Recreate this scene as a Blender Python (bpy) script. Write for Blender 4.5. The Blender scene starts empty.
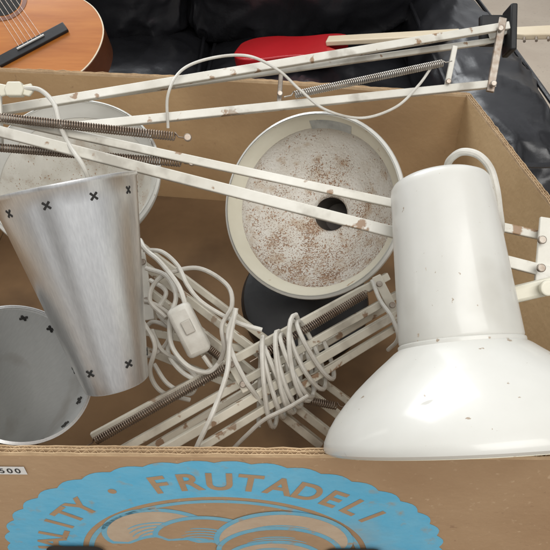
import bpy, math, random
from mathutils import Vector, noise, Matrix
random.seed(4)
S=bpy.context.scene; COL=S.collection
S.view_settings.view_transform='Standard'; S.view_settings.look='None'; S.view_settings.exposure=0
PI=math.pi
Z0=0.52; RIM=0.22; F=620.0; PITCH=math.radians(42)
CAM=Vector((0,0,Z0+RIM+0.40))
RT=Vector((1,0,0)); FW=Vector((0,math.cos(PITCH),-math.sin(PITCH))); UP=Vector((0,math.sin(PITCH),math.cos(PITCH)))
def W(px,py,d): return CAM+d*(FW+RT*((px-275)/F)+UP*((275-py)/F))
def cv(r,u,f): return (RT*r+UP*u+FW*f).normalized()
# ---------------- materials
def mat(name,c1,c2=None,s=8,rough=.5,metal=0,bump=0,bs=60,speck=None,coat=0,r2=None,stretch=None,spec=.5,coatr=.12,mask=None,bdist=.002,brush=None,bstr=.5):
    m=bpy.data.materials.new(name); m.use_nodes=True; nt=m.node_tree; N=nt.nodes; L=nt.links
    b=N['Principled BSDF']; b.inputs['Roughness'].default_value=rough; b.inputs['Metallic'].default_value=metal
    b.inputs['Coat Weight'].default_value=coat; b.inputs['Coat Roughness'].default_value=coatr
    b.inputs['Specular IOR Level'].default_value=spec
    tc=N.new('ShaderNodeTexCoord'); mp=N.new('ShaderNodeMapping'); L.new(tc.outputs['Object'],mp.inputs[0])
    if stretch: mp.inputs['Scale'].default_value=stretch
    c2=c2 or tuple(x*.85 for x in c1)
    n=N.new('ShaderNodeTexNoise'); n.inputs['Scale'].default_value=s; n.inputs['Detail'].default_value=8; n.inputs['Roughness'].default_value=.62
    L.new(mp.outputs[0],n.inputs['Vector'])
    r=N.new('ShaderNodeValToRGB'); r.color_ramp.elements[0].position=.35; r.color_ramp.elements[1].position=.68
    r.color_ramp.elements[0].color=(*c1,1); r.color_ramp.elements[1].color=(*c2,1); L.new(n.outputs['Fac'],r.inputs[0])
    out=r.outputs[0]
    if brush is not None:   # fine streaks running along the given axis
        q=Vector((0,0,1)).rotation_difference(brush.normalized()); mpb=N.new('ShaderNodeMapping'); mpb.vector_type='TEXTURE'
        mpb.inputs['Rotation'].default_value=q.to_euler(); mpb.inputs['Scale'].default_value=(.006,.006,3.0); L.new(tc.outputs['Object'],mpb.inputs[0])
        nb=N.new('ShaderNodeTexNoise'); nb.inputs['Scale'].default_value=4; nb.inputs['Detail'].default_value=2; L.new(mpb.outputs[0],nb.inputs['Vector'])
        rb=N.new('ShaderNodeValToRGB'); rb.color_ramp.elements[0].position=.3; rb.color_ramp.elements[1].position=.7
        rb.color_ramp.elements[0].color=(.74,.74,.75,1); rb.color_ramp.elements[1].color=(1,1,1,1); L.new(nb.outputs['Fac'],rb.inputs[0])
        mxb=N.new('ShaderNodeMixRGB'); mxb.blend_type='MULTIPLY'; mxb.inputs[0].default_value=bstr; L.new(out,mxb.inputs[1]); L.new(rb.outputs[0],mxb.inputs[2]); out=mxb.outputs[0]
    for sp in (speck or []):
        col,sc,th,wd=sp[:4]
        n2=N.new('ShaderNodeTexNoise'); n2.inputs['Scale'].default_value=sc; n2.inputs['Detail'].default_value=4
        if len(sp)>4:
            mp2=N.new('ShaderNodeMapping'); mp2.inputs['Scale'].default_value=sp[4]; mp2.inputs['Rotation'].default_value=(.3,.5,.7); L.new(tc.outputs['Object'],mp2.inputs[0]); L.new(mp2.outputs[0],n2.inputs['Vector'])
        else: L.new(tc.outputs['Object'],n2.inputs['Vector'])
        src=n2.outputs['Fac']
        if mask:
            n4=N.new('ShaderNodeTexNoise'); n4.inputs['Scale'].default_value=34; n4.inputs['Detail'].default_value=4; L.new(tc.outputs['Object'],n4.inputs['Vector'])
            ma=N.new('ShaderNodeMath'); ma.operation='MULTIPLY_ADD'; ma.inputs[1].default_value=.36; L.new(n4.outputs['Fac'],ma.inputs[0]); L.new(src,ma.inputs[2])
            sx=N.new('ShaderNodeSeparateXYZ'); L.new(tc.outputs['Object'],sx.inputs[0])
            mb=N.new('ShaderNodeMath'); mb.operation='MULTIPLY_ADD'; mb.inputs[1].default_value=-mask; L.new(sx.outputs[2],mb.inputs[0]); L.new(ma.outputs[0],mb.inputs[2])
            mc=N.new('ShaderNodeMath'); mc.operation='SUBTRACT'; mc.inputs[1].default_value=.18; L.new(mb.outputs[0],mc.inputs[0]); src=mc.outputs[0]
        r2_=N.new('ShaderNodeValToRGB'); r2_.color_ramp.elements[0].position=th; r2_.color_ramp.elements[1].position=th+wd
        L.new(src,r2_.inputs[0])
        mx=N.new('ShaderNodeMixRGB'); L.new(r2_.outputs[0],mx.inputs[0]); L.new(out,mx.inputs[1]); mx.inputs[2].default_value=(*col,1); out=mx.outputs[0]
    L.new(out,b.inputs['Base Color'])
    if r2 is not None:
        mr=N.new('ShaderNodeMapRange'); mr.inputs['To Min'].default_value=rough; mr.inputs['To Max'].default_value=r2
        mr.inputs['From Min'].default_value=.35; mr.inputs['From Max'].default_value=.65
        L.new(n.outputs['Fac'],mr.inputs['Value']); L.new(mr.outputs[0],b.inputs['Roughness'])
    if bump:
        n3=N.new('ShaderNodeTexNoise'); n3.inputs['Scale'].default_value=bs; n3.inputs['Detail'].default_value=6; L.new(mp.outputs[0],n3.inputs['Vector'])
        bp=N.new('ShaderNodeBump'); bp.inputs['Strength'].default_value=bump; bp.inputs['Distance'].default_value=bdist
        L.new(n3.outputs['Fac'],bp.inputs['Height']); L.new(bp.outputs[0],b.inputs['Normal'])
    return m
M={}
M['card']=mat('cardboard',(.42,.285,.17),(.37,.24,.138),9,.9,0,.25,140,[((.29,.185,.105),2.4,.60,.2),((.50,.36,.23),200,.64,.12),((.31,.20,.12),120,.68,.08)],spec=.15)
M['cardin']=mat('cardboard_inner',(.48,.325,.175),(.40,.26,.135),8,.9,0,.25,140,[((.27,.17,.09),2.5,.56,.2),((.34,.22,.12),90,.66,.1)],spec=.15)
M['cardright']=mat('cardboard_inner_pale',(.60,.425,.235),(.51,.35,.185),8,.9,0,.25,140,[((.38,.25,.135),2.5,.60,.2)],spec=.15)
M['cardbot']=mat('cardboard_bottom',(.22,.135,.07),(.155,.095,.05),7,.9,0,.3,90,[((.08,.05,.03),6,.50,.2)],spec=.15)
M['cardedge']=mat('cardboard_cut_edge',(.60,.44,.27),(.46,.32,.19),60,.9,0,.3,200,spec=.15)
M['blue']=mat('blue_print',(.12,.43,.64),(.17,.46,.64),40,.85,0,.2,140,[((.30,.33,.30),70,.60,.16),((.28,.36,.38),9,.62,.2)],spec=.15)
M['blue2']=mat('blue_print_worn',(.15,.40,.55),(.21,.42,.52),60,.85,0,.2,140,[((.36,.29,.21),90,.58,.16)],spec=.15)
M['ltprint']=mat('light_print',(.52,.42,.31),(.46,.35,.25),30,.85,0,.2,140,spec=.15)
M['brownprint']=mat('brown_knockout',(.41,.28,.17),(.36,.24,.145),30,.88,0,.2,140,spec=.15)
EN=[((.40,.28,.17),48,.715,.02),((.44,.42,.37),9,.58,.18),((.30,.28,.25),26,.685,.02,(1,.12,.9)),((.36,.34,.29),34,.69,.02,(.15,1,1)),((.34,.27,.2),150,.71,.02)]
M['enamel']=mat('white_enamel',(.64,.63,.585),(.55,.54,.49),5,.34,0,.10,16,EN,coat=.4,r2=.48,coatr=.12)
M['armwhite']=mat('white_painted_bar',(.72,.70,.63),(.57,.54,.46),14,.38,0,.1,80,[((.30,.19,.11),60,.63,.04),((.42,.39,.33),25,.56,.1)],r2=.55)
M['armcream']=mat('cream_painted_bar',(.64,.60,.50),(.48,.44,.35),14,.45,0,.1,80,[((.27,.17,.10),60,.62,.04),((.33,.29,.23),20,.54,.14)],r2=.6)
M['cream']=mat('cream_rim',(.70,.67,.55),(.62,.58,.46),12,.42,0,.1,60,[((.4,.26,.14),70,.68,.03)])
M['mottle']=mat('mottled_reflector',(.68,.655,.60),(.60,.56,.49),40,.6,0,.6,260,[((.52,.44,.35),60,.52,.14),((.36,.23,.15),360,.59,.06),((.22,.13,.08),700,.585,.05)],spec=.3,mask=.7)
M['mottle2']=mat('smooth_cream_reflector',(.64,.615,.55),(.55,.52,.45),20,.5,0,.3,160,[((.46,.41,.34),30,.56,.14),((.34,.22,.14),420,.64,.05)],spec=.3,mask=.4)
axF=cv(.20,-.965,.16); axG=cv(-.60,-.46,.66)
M['alu']=mat('brushed_aluminium',(.78,.775,.76),(.70,.695,.68),4,.27,.88,.03,40,[((.60,.59,.56),20,.70,.14)],r2=.36,brush=axF,bstr=.55)
M['alu2']=mat('brushed_aluminium_dull',(.78,.775,.76),(.72,.715,.70),4,.32,.8,.03,40,[((.6,.58,.56),26,.72,.12)],r2=.4,brush=axG,bstr=.4)
M['aluin']=mat('grey_shade_inside',(.58,.58,.56),(.50,.50,.48),6,.36,.35,.05,50,[((.40,.38,.35),20,.62,.15)],brush=axG,bstr=.3)
M['hole']=mat('dark_opening',(.012,.011,.01),(.02,.018,.015),20,.8)
M['recess']=mat('dark_recess',(.10,.085,.07),(.05,.04,.035),40,.7)
M['steel']=mat('rusty_spring_steel',(.30,.24,.19),(.17,.115,.08),70,.42,.75,0)
M['silver']=mat('bright_spring_steel',(.56,.54,.50),(.40,.36,.31),60,.34,.85,0)
M['bolt']=mat('bolt_metal',(.42,.38,.33),(.26,.19,.14),120,.45,.75,0)
M['black']=mat('black_plastic',(.009,.009,.010),(.016,.016,.016),30,.5,0,.15,80,[((.045,.042,.04),40,.69,.1)],spec=.35)
M['cablew']=mat('white_cable',(.62,.60,.54),(.46,.43,.37),40,.5,0,.05)
M['cableg']=mat('grey_cable',(.50,.47,.41),(.36,.33,.28),40,.55,0,.05)
M['leather']=mat('black_leather',(.012,.012,.0135),(.019,.019,.022),6,.29,0,.4,34,r2=.38,bdist=.003,coat=.1,coatr=.3)
M['floor']=mat('beige_floor',(.56,.47,.37),(.50,.41,.32),5,.6,0,.1,60,[((.44,.36,.28),60,.6,.1)])
M['wood']=mat('table_wood',(.33,.21,.12),(.24,.14,.07),6,.5,0,.1,40,stretch=(1,8,8))
M['gtop']=mat('guitar_top',(.52,.19,.04),(.40,.125,.022),5,.22,0,0,stretch=(1,12,1),coat=.4)
M['gside']=mat('guitar_side',(.22,.07,.025),(.15,.05,.02),6,.25,0,0,coat=.4)
M['red']=mat('red_gloss',(.50,.012,.018),(.42,.01,.012),6,.3,0,0,coat=.3)
M['maple']=mat('pale_maple',(.70,.60,.44),(.64,.53,.37),10,.4,0,0)
M['paper']=mat('white_paper',(.72,.71,.68),None,20,.7)
M['silverlabel']=mat('silver_label',(.42,.43,.41),(.28,.29,.28),90,.4,.3)
# ---------------- mesh builder
class MB:
    def __init__(s): s.v=[]; s.f=[]
    def add(s,vs,fs):
        o=len(s.v); s.v+= [Vector(v) for v in vs]; s.f+=[tuple(o+i for i in f) for f in fs]; return s
    def bar(s,a,b,w=.008,h=.008,ref=None):
        a=Vector(a);b=Vector(b);d=(b-a).normalized(); ref=ref or UP
        x=d.cross(ref).normalized(); y=x.cross(d).normalized()
        vs=[]
        for p in (a,b):
            for i,j in ((-1,-1),(1,-1),(1,1),(-1,1)): vs.append(p+x*i*w/2+y*j*h/2)
        return s.add(vs,[(3,2,1,0),(4,5,6,7),(0,1,5,4),(1,2,6,5),(2,3,7,6),(3,0,4,7)])
    def tube(s,pts,r,n=8,cap=True,closed=False):
        pts=[Vector(p) for p in pts]; m=len(pts); vs=[];fs=[]
        t0=(pts[1]-pts[0]).normalized(); u=t0.orthogonal().normalized()
        for i,p in enumerate(pts):
            t=(pts[min(i+1,m-1)]-pts[max(i-1,0)]).normalized()
            u=(u-t*u.dot(t)).normalized(); w=t.cross(u)
            rr=r[i] if isinstance(r,(list,tuple)) else r
            for k in range(n): a=2*PI*k/n; vs.append(p+u*math.cos(a)*rr+w*math.sin(a)*rr)
        for i in range(m-1):
            for k in range(n): fs.append((i*n+k,i*n+(k+1)%n,(i+1)*n+(k+1)%n,(i+1)*n+k))
        if cap: fs.append(tuple(range(n))[::-1]); fs.append(tuple((m-1)*n+k for k in range(n)))
        return s.add(vs,fs)
    def lathe(s,prof,O,ax,n=64,e1=None,a0=0,a1=2*PI):
        ax=ax.normalized(); e=(e1 or RT); e=(e-ax*e.dot(ax)).normalized(); g=ax.cross(e)
        full=abs(a1-a0-2*PI)<1e-6; c=n if full else n+1; vs=[];fs=[]
        for r,h in prof:
            for k in range(c):
                a=a0+(a1-a0)*k/n; vs.append(O+ax*h+(e*math.cos(a)+g*math.sin(a))*r)
        for i in range(len(prof)-1):
            for k in range(n if full else n):
                k2=(k+1)%c; fs.append((i*c+k,i*c+k2,(i+1)*c+k2,(i+1)*c+k))
        return s.add(vs,fs)
    def poly(s,pts,nrm,t):
        n=len(pts); nrm=nrm.normalized()
        vs=[Vector(p) for p in pts]+[Vector(p)+nrm*t for p in pts]
        return s.add(vs,[tuple(range(n))[::-1],tuple(range(n,2*n))]+[(i,(i+1)%n,n+(i+1)%n,n+i) for i in range(n)])
    def build(s,name,m,parent=None,bevel=0,loc=None,sharp=35):
        base=Vector((0,0,0))
        if parent is not None:
            q=parent
            while q is not None: base+=q.location; q=q.parent
        if loc is None:
            loc=Vector((0,0,0))
            if name in ('reflector','lamp_shade','shade_body','lamp_housing','inner_surface') or parent is None:
                c_=sum(s.v,Vector())/len(s.v); loc=c_-base
        me=bpy.data.meshes.new(name); me.from_pydata([v-base-loc for v in s.v],[],s.f); me.update()
        for p in me.polygons: p.use_smooth=True
        try: me.set_sharp_from_angle(angle=math.radians(sharp))
        except Exception: pass
        me.materials.append(M[m]); o=bpy.data.objects.new(name,me); COL.objects.link(o); o.location=loc
        if parent is not None: o.parent=parent
        if bevel:
            b=o.modifiers.new('bevel','BEVEL'); b.width=bevel; b.segments=2; b.limit_method='ANGLE'
        return o
def thing(name,label,cat,loc,group=None):
    o=bpy.data.objects.new(name,None); COL.objects.link(o); o.location=Vector(loc); o['label']=label; o['category']=cat
    o.empty_display_size=.05
    if group: o['group']=group
    return o
def cr(pts,n=10):
    P=[Vector(p) for p in pts]; P=[P[0]*2-P[1]]+P+[P[-1]*2-P[-2]]; out=[]
    for i in range(1,len(P)-2):
        for k in range(n):
            t=k/n; a,b,c,d=P[i-1:i+3]
            out.append(.5*((2*b)+(c-a)*t+(2*a-5*b+4*c-d)*t*t+(3*b-a-3*c+d)*t**3))
    out.append(P[-2]); return out
def spring(a,b,r=.0035,w=.00075,hook=.012):
    a=Vector(a);b=Vector(b);d=(b-a);L=d.length;d.normalize();u=d.orthogonal().normalized();v=d.cross(u)
    turns=int((L-2*hook)/.00225)
    pts=[a,a+d*hook*.7]; n=turns*8
    for i in range(n+1):
        t=i/n; an=2*PI*turns*t; pts.append(a+d*(hook+(L-2*hook)*t)+(u*math.cos(an)+v*math.sin(an))*r)
    pts+=[b-d*hook*.7,b]
    return MB().tube(pts,w,5)
def disc(mb,c,ax,r,h,n=20):
    ax=ax.normalized()
    mb.lathe([(0,0),(r*.85,0),(r,h*.15),(r,h*.85),(r*.85,h),(0,h)],c,ax,n); return mb
# ---------------- cardboard box
BL,BR,FR,FL=[Vector(p) for p in ((-.45,.922,0),(.279,.834,0),(.335,.245,0),(-.41,.252,0))]
box=thing('cardboard_box','open brown cardboard fruit box with blue printed seal, filled with old lamps','box',(0,.55,Z0))
T=.0065
def wall(name,A,B,bulge,m):
    d=(B-A).normalized(); n=Vector((d.y,-d.x,0))
    L=(B-A).length
    def pt(u,z,o):
        bb=bulge*math.sin(PI*u)*(z/RIM)+ (bulge*.25*math.sin(9*u+z*20)*math.sin(PI*u))
        return A+(B-A)*u+n*(bb+o)+Vector((0,0,Z0+z))
    nu,nz=40,8; vs=[];fs=[]; H=RIM-.004
    for side in (0,-T):
        for j in range(nz+1):
            for i in range(nu+1): vs.append(pt(i/nu,H*j/nz,side))
    K=(nu+1)*(nz+1)
    for j in range(nz):
        for i in range(nu):
            a=j*(nu+1)+i; fs.append((a,a+1,a+nu+2,a+nu+1)); fs.append((K+a,K+a+nu+1,K+a+nu+2,K+a+1))
    for i in range(nu): a=nz*(nu+1)+i; fs.append((a,a+1,K+a+1,K+a)); fs.append((i,K+i,K+i+1,i+1))
    for j in range(nz):
        a=j*(nu+1); fs.append((a,a+nu+1,K+a+nu+1,K+a)); a+=nu; fs.append((a,K+a,K+a+nu+1,a+nu+1))
    o=MB().add(vs,fs).build(name,m,box,sharp=50)
    e=MB(); 
    for o0 in (-.0002,-T+.0007,-T*.52):
        vs=[];fs=[]
        for i in range(nu*3+1):
            u=i/(nu*3); jz=RIM+.0016*noise.noise(Vector((u*60,o0*900,3)))
            vs+= [pt(u,RIM-.0045,o0),pt(u,jz,o0),pt(u,jz,o0-.0006),pt(u,RIM-.0045,o0-.0006)]
        for i in range(nu*3):
            for k in range(4): a=4*i+k;b=4*i+(k+1)%4; fs.append((a,b,b+4,a+4))
        e.add(vs,fs)
    for (c0,am) in ((-T*.27,.0013),(-T*.76,.0010)):
        steps=int(L/.0012); vs=[];fs=[]
        for i in range(steps+1):
            u=i/steps; oo=c0+am*math.sin(u*L/.0065*2*PI)
            vs+=[pt(u,RIM-.0045,oo),pt(u,RIM-.0008,oo),pt(u,RIM-.0008,oo-.0004),pt(u,RIM-.0045,oo-.0004)]
        for i in range(steps):
            for k in range(4): a=4*i+k;b=4*i+(k+1)%4; fs.append((a,b,b+4,a+4))
        e.add(vs,fs)
    e.build('corrugated_edge','cardedge',o,sharp=60)
    return o
fw=wall('front_wall',FL,FR,0,'card'); wall('right_wall',FR,BR,.006,'cardright'); wall('back_wall',BR,BL,.008,'cardin'); wall('left_wall',BL,FL,.004,'cardin')
c=.008
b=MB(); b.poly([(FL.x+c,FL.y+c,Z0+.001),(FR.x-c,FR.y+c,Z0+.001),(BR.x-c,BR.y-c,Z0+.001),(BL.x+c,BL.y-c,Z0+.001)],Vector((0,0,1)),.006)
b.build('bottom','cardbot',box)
def fp(x,z,off): return Vector((x,.252-.0094*(x+.41)-off,Z0+z))
CX=-.045; CZ=RIM-.168
def clipz(z): return max(.004,min(RIM-.0085,z))
def seal(mb,a,bb,off,inner=None,scal=0,n=220):
    outer=[];inn=[]
    for i in range(n):
        t=2*PI*i/n; k=1+scal*abs(math.sin(t*22))
        outer.append(fp(CX+a*k*math.sin(t),clipz(CZ+bb*k*math.cos(t)),off))
        if inner: inn.append(fp(CX+inner[0]*math.sin(t),clipz(CZ+inner[1]*math.cos(t)),off))
    if inner: mb.add(outer+inn,[(i,(i+1)%n,n+(i+1)%n,n+i) for i in range(n)])
    else: mb.add(outer,[tuple(range(n))])
m_=MB(); seal(m_,.192,.157,.0003,(.128,.107),.022); pr=m_.build('printed_seal','blue',fw)
m_=MB(); seal(m_,.123,.102,.0003,(.1185,.0975)); m_.build('seal_inner_ring','blue2',fw)
def lobe(cx,cz,r,a0,a1,w,off,n=34,mb=None):
    left=[];right=[]
    for i in range(n+1):
        t=i/n; a=math.radians(a0+(a1-a0)*t); ww=w*(max(0,math.sin(PI*(t*.96+.02))))**.42
        left.append(fp(cx+(r+ww/2)*math.sin(a),clipz(cz+(r+ww/2)*math.cos(a)),off)); right.append(fp(cx+(r-ww/2)*math.sin(a),clipz(cz+(r-ww/2)*math.cos(a)),off))
    return (mb or MB()).add(left+right,[(i,i+1,n+2+i,n+1+i) for i in range(n)])
lobes=[(-.098,.076,.038,-85,80,.040),(-.064,.062,.043,-50,100,.036),(.006,.062,.050,-72,80,.040),(.003,.040,.052,-64,68,.028),(.0,.026,.045,-62,66,.020)]
for i,(x,z,r,a0,a1,w_) in enumerate(lobes):
    o=.0003+i*.0003
    lobe(x,z,r,a0-6,a1+6,w_+.011,o).build('fruit_outline','blue2',fw)
    ff=lobe(x,z,r,a0,a1,w_,o+.00012).build('fruit_fill','ltprint' if i%2==0 else 'brownprint',fw)
    h_=MB()
    for q in range(4):
        rr=r-w_*.36+q*w_*.13
        lobe(x,z,rr,a0+12+q*9,a1-10-q*14,.0020,o+.0002,26,h_)
    h_.build('hatching','blue2',ff)
def letter(ch,size,bold):
    cu=bpy.data.curves.new('t','FONT'); cu.body=ch; cu.size=size; cu.align_x='CENTER'; cu.offset=bold; cu.fill_mode='BOTH'
    ob=bpy.data.objects.new('t',cu); COL.objects.link(ob); dg=bpy.context.evaluated_depsgraph_get(); dg.update()
    me=bpy.data.meshes.new_from_object(ob.evaluated_get(dg)); vs=[v.co.copy() for v in me.vertices]; fs=[tuple(p.vertices) for p in me.polygons]
    bpy.data.objects.remove(ob); bpy.data.curves.remove(cu); bpy.data.meshes.remove(me); return vs,fs
m_=MB()
ang=[(ch,-17+8.9*i) for i,ch in enumerate('FRUTADELI')]+[(ch,-47-8.0*i) for i,ch in enumerate('YTILAUQ')]+[('\u00b7',-32)]
for ch,a in ang:
    vs,fs=letter(ch,.034 if ch!='\u00b7' else .045,.0009); a=math.radians(a)
    ra,rb=.1435,.1190
    px,pz=CX+ra*math.sin(a),CZ+rb*math.cos(a); th=math.atan2(math.sin(a)/ra,math.cos(a)/rb)
    out=[]
    for v in vs:
        x,y=v.x*.94,v.y; out.append(fp(px+x*math.cos(th)+y*math.sin(th),clipz(pz-x*math.sin(th)+y*math.cos(th)),.0006))
    m_.add(out,fs)
m_.build('seal_lettering','brownprint',fw)
for cx in (-.178,.070):
    m_=MB(); n=24; m_.add([fp(cx+(.016*(1 if math.cos(2*PI*i/n)>0 else -1)+.010*math.cos(2*PI*i/n)),.0660+.010*math.sin(2*PI*i/n),.0034) for i in range(n)],[tuple(range(n))])
    m_.build('hand_hole','hole',fw)
m_=MB(); m_.add([fp(-.22,.192,.0012),fp(-.188,.192,.0012),fp(-.188,.203,.0012),fp(-.22,.203,.0012)],[(0,1,2,3)]); st=m_.build('sticker','paper',fw)
m_=MB()
for i,ch in enumerate('1500'):
    vs,fs=letter(ch,.009,.0001); m_.add([fp(-.212+i*.0060+v.x,.1945+v.y,.0016) for v in vs],fs)
m_.build('sticker_print','hole',st)
# ---------------- table, floor
t=thing('table','low wooden table carrying the cardboard box','table',(-.05,.57,0))
MB().bar((-.49,.57,Z0-.016),(.38,.57,Z0-.016),.76,.03,Vector((0,0,1))).build('table_top','wood',t,.003)
for x in (-.44,.33):
    for y in (.24,.90): MB().bar((x,y,0),(x,y,Z0-.032),.045,.045,Vector((0,1,0))).build('leg','wood',t,.003)
m_=MB(); m_.add([(-9,-5,0),(9,-5,0),(9,14,0),(-9,14,0)],[(0,1,2,3)]); o=m_.build('floor','floor',None,loc=Vector((0,0,.0001))); o['kind']='structure'
# ---------------- sofa
sofa=thing('leather_sofa','black leather sofa with soft creased cushions behind the cardboard box','sofa',(-.4,1.7,0))
def cushion(name,x0,x1,y0,y1,z0,z1,p=5,wr=.008,seed=0,n=70,puff=.0,seam=False):
    cx,cy,cz=(x0+x1)/2,(y0+y1)/2,(z0+z1)/2; sx,sy,sz=(x1-x0)/2,(y1-y0)/2,(z1-z0)/2
    mb=MB()
    for ax in range(3):
        for sg in (-1,1):
            vs=[]
            for i in range(n+1):
                for j in range(n+1):
                    a,b_=math.sin((i/n-.5)*PI)*1,math.sin((j/n-.5)*PI)
                    q=[0,0,0]; q[ax]=sg; q[(ax+1)%3]=a; q[(ax+2)%3]=b_
                    nn=(abs(q[0])**p+abs(q[1])**p+abs(q[2])**p)**(1/p); q=[c_/nn for c_ in q]
                    P=Vector((cx+q[0]*sx,cy+q[1]*sy,cz+q[2]*sz))
                    dn=Vector(q).normalized()
                    wv=Vector((P.x*6+seed,P.y*5,P.z*5)); wp=wv+Vector((noise.noise(wv*.6),noise.noise(wv*.6+Vector((9,0,0))),0))*1.4
                    w_=noise.noise(wv)*1.2+.8*(1-abs(noise.noise(wp*1.4)*2.2))**2+.24*(1-abs(noise.noise(wp*3.2)*2.2))**2
                    P+=dn*wr*w_
                    P.z+=puff*max(0,(1-q[0]**2))*max(0,(1-q[1]**2))*(1 if q[2]>0 else 0); P.y-=(.06 if seam else 0)*(1-q[0]**2)*(1-q[2]**2)*(1 if q[1]<0 else 0)
                    vs.append(P)
            fs=[]
            for i in range(n):
                for j in range(n):
                    a=i*(n+1)+j; f=(a,a+n+1,a+n+2,a+1); fs.append(f if sg>0 else f[::-1])
            mb.add(vs,fs)
    o=mb.build(name,'leather',sofa,sharp=80)
    e=.022
    if not name.startswith('sofa'):
        pth=[Vector((x0+e*1.2,y1-.03,z1-e*.4)),Vector((x0+e*.7,cy,z1-e*.5)),Vector((x0+e*.9,y0+e*2.4,z1-e*.6)),Vector((x0+e*2.6,y0+e*.8,z1-e*.9)),Vector((cx,y0+e*.3-(.03 if seam else 0),z1-e*.9)),Vector((x1-e*2.6,y0+e*.8,z1-e*.9)),Vector((x1-e*.9,y0+e*2.4,z1-e*.6)),Vector((x1-e*.7,cy,z1-e*.5)),Vector((x1-e*1.2,y1-.03,z1-e*.4))]
        MB().tube(cr(pth,8),.006,8).build('piping','leather',o)
    return o
cushion('seat_cushion',-.215,.42,1.12,2.15,.14,.370,6,.011,1,puff=.03)
cushion('seat_cushion',-1.02,-.205,1.12,2.15,.14,.385,6,.011,7,puff=.035)
cushion('seat_cushion',-1.8,-1.0,1.12,2.15,.14,.39,6,.006,9,20,puff=.03)
cushion('backrest_cushion',-.29,.46,1.95,2.34,.34,.88,5,.020,3,seam=True)
cushion('backrest_cushion',-1.08,-.27,1.93,2.34,.34,.88,5,.020,5,seam=True)
cushion('backrest_cushion',-1.85,-1.06,1.93,2.34,.34,.88,5,.012,6,20,seam=True)
cushion('armrest',.395,.645,1.05,2.40,.04,.50,4,.014,11,puff=.03)
cushion('sofa_base',-1.85,.60,1.18,2.38,.03,.33,8,.002,2,16)
cushion('sofa_back',-1.85,.62,2.12,2.46,.03,.80,8,.004,2,16)
# ---------------- acoustic guitar
O=W(33,46,1.50); n_=(-.95*FW+.30*UP).normalized(); bdir=(RT*.81+UP*.58); bdir=(bdir-n_*bdir.dot(n_)).normalized(); adir=n_.cross(bdir).normalized()
if adir.dot(RT)>0: adir=-adir
g=thing('acoustic_guitar','orange acoustic guitar with black bridge lying on the sofa','guitar',O-n_*.1)
def gout(k=1.0):
    half=[(-.135,0),(-.128,.07),(-.10,.125),(-.055,.165),(0,.178),(.05,.168),(.10,.138),(.15,.120),(.20,.122),(.245,.134),(.29,.128),(.325,.095),(.345,.05),(.35,0)]
    full=[(a,b_) for a,b_ in half]+[(a,-b_) for a,b_ in half[-2:0:-1]]
    full=full+[full[0]]
    c_=cr([Vector((a,b_,0)) for a,b_ in full],5)[:-1]
    return [Vector((.1+(v.x-.1)*k,v.y*k,0)) for v in c_]
def G(a,b_,h): return O+adir*a+bdir*b_+n_*h
ol=gout()
MB().poly([G(v.x,v.y,-.092) for v in ol],n_,.089).build('guitar_body','gside',g,.002)
il=gout(.988)
tp=MB().poly([G(v.x,v.y,-.003) for v in il],n_,.003).build('soundboard','gtop',g)
m_=MB(); k=len(ol); m_.add([G(v.x,v.y,.0004) for v in gout(1.003)]+[G(v.x,v.y,.0004) for v in gout(.988)],[(i,(i+1)%k,k+(i+1)%k,k+i) for i in range(k)]); m_.build('binding','maple',g)
br=MB().bar(G(0,-.092,.005),G(0,.092,.005),.009,.028,adir).build('bridge','black',g,.002)
MB().bar(G(.004,-.036,.011),G(.004,.036,.011),.004,.003,adir).build('saddle','paper',br)
m_=MB(); m_.add([G(.16+.045*math.cos(2*PI*i/40),.045*math.sin(2*PI*i/40),.001) for i in range(40)],[tuple(range(40))]); m_.build('sound_hole','hole',g)
m_=MB(); m_.lathe([(.049,.0012),(.060,.0012)],O+adir*.16,n_,48); m_.build('rosette','gside',g)
for i in range(6): MB().tube([G(.004,-.029+i*.0116,.013),G(.80,-.02+i*.008,.010)],.0005,5).build('string','bolt',g)
MB().bar(G(.21,0,.004),G(.80,0,.004),.006,.055,bdir).build('fretboard','black',g)
MB().bar(G(.35,0,-.012),G(.80,0,-.012),.024,.052,bdir).build('neck','gside',g,.005)
MB().bar(G(.80,0,-.014),G(.96,0,-.028),.016,.072,bdir).build('headstock','gside',g,.003)
# ---------------- red guitar
A0=W(286,46,1.74); H0=W(555,32,1.52); ax=(H0-A0); Lg=ax.length; ax.normalize(); nn=Vector((0,-.06,1)); nn=(nn-ax*nn.dot(ax)).normalized(); sd=nn.cross(ax)
eg=thing('electric_guitar','red guitar with pale maple neck lying across the sofa and its armrest','guitar',A0-nn*.04)
def E(a,b_,h): return A0+ax*a+sd*b_+nn*h
half=[(-.15,0),(-.145,.07),(-.11,.12),(-.05,.13),(0,.115),(.05,.11),(.10,.12),(.14,.115),(.165,.09),(.15,.06),(.13,.03),(.13,0)]
full=half+[(a,-b_) for a,b_ in half[-2:0:-1]]+[half[0]]
c_=cr([Vector((a,b_*.58,0)) for a,b_ in full],5)[:-1]
MB().poly([E(v.x,v.y,-.035) for v in c_],nn,.035).build('guitar_body','red',eg,.004)
MB().bar(E(.12,0,.008),E(Lg-.10,0,.008),.038,.014,nn).build('neck','maple',eg,.003)
hs=[(Lg-.10,-.019),(Lg-.07,-.030),(Lg+.09,-.040),(Lg+.10,.0),(Lg+.05,.018),(Lg-.10,.019)]
MB().poly([E(a,b_,-.004) for a,b_ in hs],nn,.015).build('headstock','maple',eg,.003)
for i in range(6):
    m_=MB(); m_.tube([E(Lg-.07+i*.027,-.032-i*.001,.003),E(Lg-.07+i*.027,-.052,.003)],.0035,8); m_.build('tuning_peg','bolt',eg)
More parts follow.
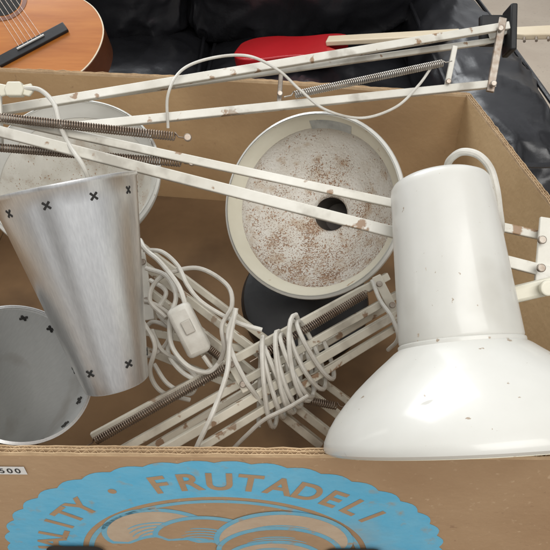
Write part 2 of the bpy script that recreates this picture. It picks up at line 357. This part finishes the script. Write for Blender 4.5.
# ---------------- lamp heads
def bell_out(k=1,hk=1): return [(r*k,h*k*hk) for r,h in ((.1045,-.001),(.1075,.001),(.1083,.004),(.1075,.009),(.1040,.0175),(.0980,.0275),(.0900,.038),(.0810,.0485),(.0720,.0575),(.0635,.0655),(.0560,.0720),(.0500,.0775),(.0462,.0802))]
def head(parent,O,ax,k=1,cyl=.135,r0=.0455,r1=.0385,outer='enamel',inner='mottle',rim='cream',neck=.021,hk=1):
    bo=bell_out(k,hk); top=bo[-1][1]
    m_=MB(); m_.lathe(bo,O,ax,96); m_.lathe([(r-.0016,h+.0002) for r,h in bo][::-1],O,ax,96)
    sh=m_.build('lamp_shade',outer,parent,sharp=40)
    m_=MB(); m_.lathe([(r0*k+.0006,top-.002),(r0*k+.0010,top+.001),(r0*k+.0008,top+.0025),(r0*k-.0006,top+.0034)]+[(k*(r0+(r1-r0)*i/8),top+.005+(cyl-.014)*i/8) for i in range(9)]+[(k*r1*.98,top+cyl-.005),(k*r1*.93,top+cyl-.002),(k*r1*.82,top+cyl+.0005),(k*r1*.74,top+cyl-.001),(0,top+cyl-.001)],O,ax,72)
    ho=m_.build('lamp_housing',outer,parent,sharp=30)
    rp=[(k*r-.0032-(.002 if i<2 else 0),h*.97+.002) for i,(r,h) in enumerate(bo[:-2]) if i>=2]
    rp=[(.0945*k,.0185)]+[q for q in rp if q[1]>.024]+[(.040*k,top-.003),(neck+.004,top-.0025),(neck+.001,top+.001),(neck,top+.005)]
    MB().lathe(rp,O,ax,96).build('reflector',inner,sh,sharp=60)
    MB().lathe([(.1035*k,-.0015),(.1025*k,.003),(.098*k,.0105),(.0935*k,.0182)],O,ax,96).build('shade_rim',rim,sh,sharp=60)
    MB().lathe([(neck+.001,top+.006),(neck-.002,top+.045),(0,top+.046)],O,ax,48).build('socket_sleeve','recess',ho,sharp=40)
    return sh,ho
# ============ lamp with the big white head in front
LA=thing('desk_lamp','large white desk lamp head over the front edge, its long arms crossing the box','lamp',W(462,300,.5))
OA=W(474,444,.447); axA=cv(-.066,.965,.215)
shA,hoA=head(LA,OA,axA,1.0,cyl=.131,r1=.0390,outer='enamel',inner='cream',hk=.88)
def arm(parent,a,b,w=.0085,m='armwhite'): return MB().bar(a,b,w,w).build('arm_bar',m,parent,.0009)
arm(LA,W(-30,112,.565),W(575,243,.53),.0075)
arm(LA,W(-30,124,.55),W(575,279,.515),.0095)
arm(LA,W(508,26,.72),W(-8,112,.60),.0085)
arm(LA,W(500,40,.745),W(40,104,.63),.0065)
arm(LA,W(494,84,.715),W(55,129,.60),.0085)
def jb(parent,pts,th,m='armwhite'): return MB().bar(pts[0],pts[1],th[0],th[1],FW).build('joint_bracket',m,parent,.0009)
jb(LA,(W(503,18,.715),W(490,92,.708)),(.009,.004),'bolt')
jb(LA,(W(515,26,.735),W(489,34,.735)),(.014,.006),'armwhite')
jb(LA,(W(547,218,.522),W(541,290,.512)),(.012,.004))
jb(LA,(W(455,46,.70),W(447,86,.70)),(.006,.004))
jb(LA,(W(-6,88,.585),W(-4,150,.57)),(.014,.004))
jb(LA,(W(281,74,.66),W(279,104,.652)),(.005,.003),'bolt')
for p,r in (((500,29,.71),.0035),((493,84,.702),.0035),((541,240,.513),.0035),((540,268,.506),.0035),((448,82,.694),.003),((280,94,.648),.003),((188,138,.548),.0035),((192,163,.553),.003)):
    m_=MB(); disc(m_,W(*p),-FW,r,.004,20); m_.build('bolt','bolt',LA,.0004)
m_=MB(); m_.bar(W(496,16,.745),W(496,46,.745),.040,.010,FW); o=m_.build('mounting_bracket','black',LA,.002)
m_=MB(); m_.bar(W(510,8,.735),W(509,54,.735),.008,.03,FW); m_.build('mounting_clamp','black',LA,.002)
for a,b_,mm,r in ((W(284,97,.645),W(452,61,.69),'silver',.0036),(W(-14,116,.548),W(188,138,.545),'steel',.0036),(W(-20,146,.56),W(194,164,.555),'steel',.0034)):
    spring(a,b_,r).build('spring',mm,LA,sharp=80)
ke=W(18,92,.575); kn=MB()
kn.poly([ke+RT*x+UP*y-FW*.002 for x,y in ((-.007,-.006),(.007,-.006),(.009,.0),(.006,.007),(-.006,.007),(-.009,.0))],-FW,.008)
kn=kn.build('elbow_knob','cream',LA,.0012)
for sg in (-1,1):
    MB().poly([ke+RT*x*sg+UP*y-FW*.004 for x,y in ((.005,-.004),(.013,-.006),(.017,-.001),(.015,.006),(.005,.004))][::sg],-FW,.0035).build('wing','cream',kn,.001)
m_=MB(); m_.bar(W(508,296,.482),W(575,280,.475),.013,.013,FW); m_.build('pivot_lever','cream',LA,.003)
m_=MB(); disc(m_,W(546,288,.468),-FW,.006,.005,24); m_.build('pivot_knob','cream',LA,.0008)
m_=MB(); m_.tube(cr([W(446,172,.51),W(450,160,.497),W(462,152,.485),W(478,155,.478),W(490,168,.474),W(496,188,.473),W(499,210,.478),W(501,228,.49),W(498,240,.52)]),.0030,10); m_.build('power_cable','cablew',LA)
m_=MB(); m_.tube(cr([W(22,88,.57),W(40,90,.565),W(54,104,.56),W(60,125,.552),W(70,146,.54),W(84,168,.53),W(92,190,.54)]),.0022,10); m_.build('power_cable','cablew',LA)
m_=MB(); m_.tube(cr([W(168,128,.62),W(168,95,.61),W(182,70,.625),W(212,58,.63),W(248,56,.635),W(278,70,.63),W(300,90,.635),W(326,110,.64),W(362,118,.66),W(396,107,.66),W(418,86,.67),W(431,68,.69)]),.0015,8); m_.build('power_cable','cablew',LA)
# ============ centre lamp
LB=thing('desk_lamp','cream rimmed desk lamp lying open side up in the middle, rust mottled inside','lamp',W(320,300,.8))
OB=W(310,205,.70); axB=cv(.36,-.03,.92)
shB,hoB=head(LB,OB,axB,.99,cyl=.09,outer='enamel',inner='mottle')
m_=MB()
m_.lathe([(.0985,.0078),(.0915,.0185)],OB,axB,16,RT,-math.radians(92),-math.radians(62)); lab=m_.build('maker_label','silverlabel',shB)
for a,b_,w in ((W(92,437,.62),W(388,276,.68),.0085),(W(118,452,.615),W(398,294,.675),.008),(W(140,454,.64),W(392,304,.70),.007),(W(160,452,.60),W(400,312,.66),.0088),(W(200,448,.60),W(398,326,.67),.0075)): arm(LB,a,b_,w,'armcream')
for a,b_ in ((W(85,447,.61),W(236,362,.625)),(W(250,362,.625),W(376,288,.655))): spring(a,b_,.0038).build('spring','steel',LB,sharp=80)
jb(LB,(W(376,276,.665),W(404,330,.655)),(.010,.004),'armcream'); jb(LB,(W(226,356,.62),W(246,392,.61)),(.007,.003),'armcream')
for p in ((379,284,.655),(392,305,.652),(400,322,.65),(232,364,.612),(243,384,.606)):
    m_=MB(); disc(m_,W(*p),-FW,.0033,.004,18); m_.build('bolt','bolt',LB,.0004)
# cable wound round the folded arms: two runs of turns, the second looser and further left
def wind(a,b_,ctr,dep,lead,tail,r,mm):
    d=(b_-a).normalized(); u=UP-d*UP.dot(d); u.normalize(); v=d.cross(u); nT=len(ctr)-1; pts=[]
    for i in range(nT*24+1):
        s_=i/24; k=min(int(s_),nT-1); f=s_-k; f2=f*f*(3-2*f)
        c0,r0_,l0=[ctr[k][j]+(ctr[k+1][j]-ctr[k][j])*f2 for j in range(3)]
        an=2*PI*f
        pts.append(a+(b_-a)*c0+u*math.cos(an)*r0_+v*math.sin(an)*(dep+.002*math.sin(k*2.1))+d*(l0*math.cos(an+.2*k)))
    pts=(cr(lead,8) if lead else [])+pts[14:-6]+(cr(tail,8) if tail else [])
    MB().tube(pts,r,8).build('power_cable',mm,LB)
wind(W(262,390,.632),W(322,346,.644),[(0,.035,.012),(.12,.038,.016),(.26,.035,.008),(.40,.040,.018),(.52,.035,.010),(.72,.039,.014),(.86,.036,.008),(1.0,.033,.010)],.0165,
     [W(236,312,.60),W(228,334,.60),W(234,358,.60),W(246,382,.603)],None,.0025,'cablew')
wind(W(250,396,.632),W(312,352,.640),[(0,.036,.022),(.22,.042,.028),(.5,.038,.022),(.78,.042,.026),(1.0,.036,.020)],.0200,None,None,.0025,'cablew')
m_=MB(); m_.tube(cr([W(236,308,.60),W(230,340,.598),W(227,372,.592),W(214,410,.58),W(200,440,.575),W(192,458,.58)]),.0025,8); m_.build('power_cable','cablew',LB)
m_=MB(); m_.tube(cr([W(308,396,.60),W(288,408,.592),W(264,420,.594),W(246,436,.60),W(232,450,.61)]),.0021,8); m_.build('power_cable','cableg',LB)
m_=MB(); m_.tube(cr([W(372,280,.65),W(380,300,.64),W(392,318,.63),W(398,338,.63),W(388,350,.65)]),.0022,8); m_.build('power_cable','cablew',LB)
# ============ left lamp
LC=thing('desk_lamp','white desk lamp head at the left, half hidden behind the tall silver shade','lamp',W(120,260,.72))
OC=W(72,172,.70); axC=cv(-.05,-.36,.93)
shC,hoC=head(LC,OC,axC,.92,cyl=.085,outer='enamel',inner='mottle2',rim='enamel')
for a,b_,w in ((W(140,262,.73),W(345,420,.66),.0085),(W(138,282,.72),W(338,440,.65),.0085),(W(146,306,.72),W(322,446,.66),.0088),(W(142,246,.74),W(352,404,.68),.0075),(W(136,330,.70),W(262,352,.70),.0085),(W(140,348,.70),W(250,392,.68),.008)): arm(LC,a,b_,w,'armcream')
spring(W(262,392,.665),W(348,408,.63),.0038).build('spring','steel',LC,sharp=80)
spring(W(150,300,.70),W(262,392,.665),.0038).build('spring','steel',LC,sharp=80)
jb(LC,(W(140,250,.715),W(150,320,.70)),(.011,.004),'armwhite')
for p in ((143,262,.705),(147,300,.70)):
    m_=MB(); disc(m_,W(*p),-FW,.0036,.004,18); m_.build('bolt','bolt',LC,.0004)
def rbox(name,c_,d,up,sx,sy,sz,m,parent,bev=.003):
    return MB().bar(c_-d*sx/2,c_+d*sx/2,sy,sz,up).build(name,m,parent,bev)
sw=rbox('inline_switch',W(189,330,.62),cv(.42,-.86,.1),FW,.054,.025,.018,'cablew',LC,.005)
rbox('switch_rocker',W(188,327,.609),cv(.42,-.86,.1),FW,.014,.010,.004,'cableg',sw,.001)
for c_,r,mm in (([(186,306,.62),(178,285,.63),(160,262,.64),(146,250,.655),(140,240,.67)],.0026,'cablew'),
  ([(203,356,.62),(214,368,.62),(224,350,.61),(222,326,.61),(232,305,.62),(226,284,.64),(196,268,.66),(160,278,.66),(150,300,.65),(166,318,.64)],.0024,'cableg'),
  ([(142,320,.66),(155,345,.64),(150,372,.64),(162,392,.65),(190,400,.66)],.0025,'cableg'),
  ([(150,280,.67),(166,292,.66),(158,312,.66),(172,330,.65),(168,352,.65),(182,372,.64),(205,384,.64)],.0025,'cablew'),
  ([(146,268,.66),(166,276,.65),(176,296,.64),(170,320,.635),(172,346,.63),(188,366,.625),(208,372,.62),(222,360,.615)],.0025,'cablew'),
  ([(140,300,.67),(158,306,.66),(172,320,.65),(166,344,.65),(148,356,.66),(142,340,.67),(152,322,.665),(176,330,.655)],.0024,'cableg'),
  ([(152,330,.66),(162,350,.65),(180,362,.645),(196,378,.64),(190,394,.645),(168,384,.65),(154,364,.655)],.0024,'cableg'),
  ([(144,250,.68),(162,252,.67),(178,266,.66),(188,286,.65),(204,304,.64),(236,322,.63),(262,330,.63)],.0024,'cablew')):
    m_=MB(); m_.tube(cr([W(*p) for p in c_]),r,8); m_.build('power_cable',mm,LC)
# ============ black weighted base
ob=W(306,298,.80)
BB=thing('lamp_base','round black lamp base on the box floor under the middle lamp','lamp base',ob)
axb=cv(.05,.42,-.9)
MB().lathe([(0,-.045),(.074,-.045),(.081,-.038),(.0835,-.01),(.080,0),(.072,.003),(.03,.006),(.012,.014),(0,.014)],ob,axb,64).build('base_disc','black',BB,sharp=40)
MB().lathe([(.0,.012),(.008,.012),(.008,.022),(0,.022)],ob,axb,20).build('base_stud','bolt',BB)
# ============ silver perforated shades
def silver(label,O,ax,r0,r1,L,m1,a_off=0,rows=((.016,12),),cs=1.0):
    s_=thing('perforated_lampshade',label,'lampshade',O)
    ax=ax.normalized(); prof=[(r0-.0004,-.0008),(r0+.0009,-.0004),(r0+.0009,.002),(r0,.003)]+[(r0+(r1-r0)*i/12,.003+(L-.003)*i/12) for i in range(1,13)]
    m_=MB(); m_.lathe(prof,O,ax,96); m_.lathe([(r-.0012,h) for r,h in prof][::-1],O,ax,96); 
    b1=m_.build('shade_body',m1,s_,sharp=60)
    MB().lathe([(r-.0014,h+.001) for r,h in prof[3:]]+[(0,L+.0005)],O,ax,96).build('inner_surface','aluin',b1,sharp=60)
    e=RT; e=(e-ax*e.dot(ax)).normalized(); g2=ax.cross(e)
    for hh,k_ in rows:
        r=r0+(r1-r0)*hh/L
        for i in range(k_):
            a=2*PI*(i+(.5 if hh>.05 else 0))/k_+a_off; rad=(e*math.cos(a)+g2*math.sin(a)); tg=(-e*math.sin(a)+g2*math.cos(a)); al=(ax+rad*((r1-r0)/L)).normalized()
            nr=tg.cross(al).normalized()
            if nr.dot(rad)<0: nr=-nr
            out=[]
            wA,wL=.0008*cs,.0038*cs
            for q in range(4):
                th=PI/4+q*PI/2; dd=tg*math.cos(th)+al*math.sin(th); pp=tg*-math.sin(th)+al*math.cos(th)
                out+=[dd*wL*.9-pp*wA*1.2,dd*wL,dd*wL*.9+pp*wA*1.2,(dd+pp)*wA*.95]
            c0=O+ax*hh+rad*r-nr*.0024
            MB().poly([c0+p for p in out],nr,.0031).build('cross_hole','hole',b1)
    return s_
silver('tall tapered silver shade with cross shaped holes, standing wide end up at left',W(66,186,.49),axF,.0555,.0265,.166,'alu',.30,rows=((.013,10),(.146,6)))
silver('silver shade at lower left, open mouth showing its inside and cross holes',W(22,372,.50),axG,.0585,.036,.178,'alu2',.1,rows=((.014,14),),cs=1.0)
# ---------------- lights
def area(name,loc,tgt,sz,pw,col):
    l=bpy.data.lights.new(name,'AREA'); l.shape='RECTANGLE'; l.size=sz[0]; l.size_y=sz[1]; l.energy=pw; l.color=col
    o=bpy.data.objects.new(name,l); COL.objects.link(o); o.location=loc; o.rotation_euler=(Vector(tgt)-Vector(loc)).to_track_quat('-Z','Y').to_euler()
area('window_light',(-.9,2.9,2.6),(0,.6,.7),(2.0,1.4),74,(.95,.98,1))
area('front_fill',(.4,-.7,2.5),(0,.55,.6),(1.8,1.2),40,(1,.98,.95))  # soft fill added above and behind the camera, not a visible lamp
# ambient light: noise patches of bright and dark, added for reflections on the metal
w=bpy.data.worlds.new('World'); S.world=w; w.use_nodes=True; nt=w.node_tree; bg=nt.nodes['Background']; bg.inputs[1].default_value=.85
tc=nt.nodes.new('ShaderNodeTexCoord'); nz=nt.nodes.new('ShaderNodeTexNoise'); nz.inputs['Scale'].default_value=2.2; nz.inputs['Detail'].default_value=1
rp=nt.nodes.new('ShaderNodeValToRGB'); rp.color_ramp.elements[0].position=.38; rp.color_ramp.elements[1].position=.62
rp.color_ramp.elements[0].color=(.15,.145,.14,1); rp.color_ramp.elements[1].color=(.88,.90,.93,1)
nt.links.new(tc.outputs['Generated'],nz.inputs['Vector']); nt.links.new(nz.outputs['Fac'],rp.inputs[0]); nt.links.new(rp.outputs[0],bg.inputs[0])
cd=bpy.data.cameras.new('camera'); cd.sensor_width=36; cd.lens=36*F/550; cd.clip_start=.01; cd.clip_end=60
co=bpy.data.objects.new('camera',cd); COL.objects.link(co); co.location=CAM; co.rotation_euler=(PI/2-PITCH,0,0); S.camera=co
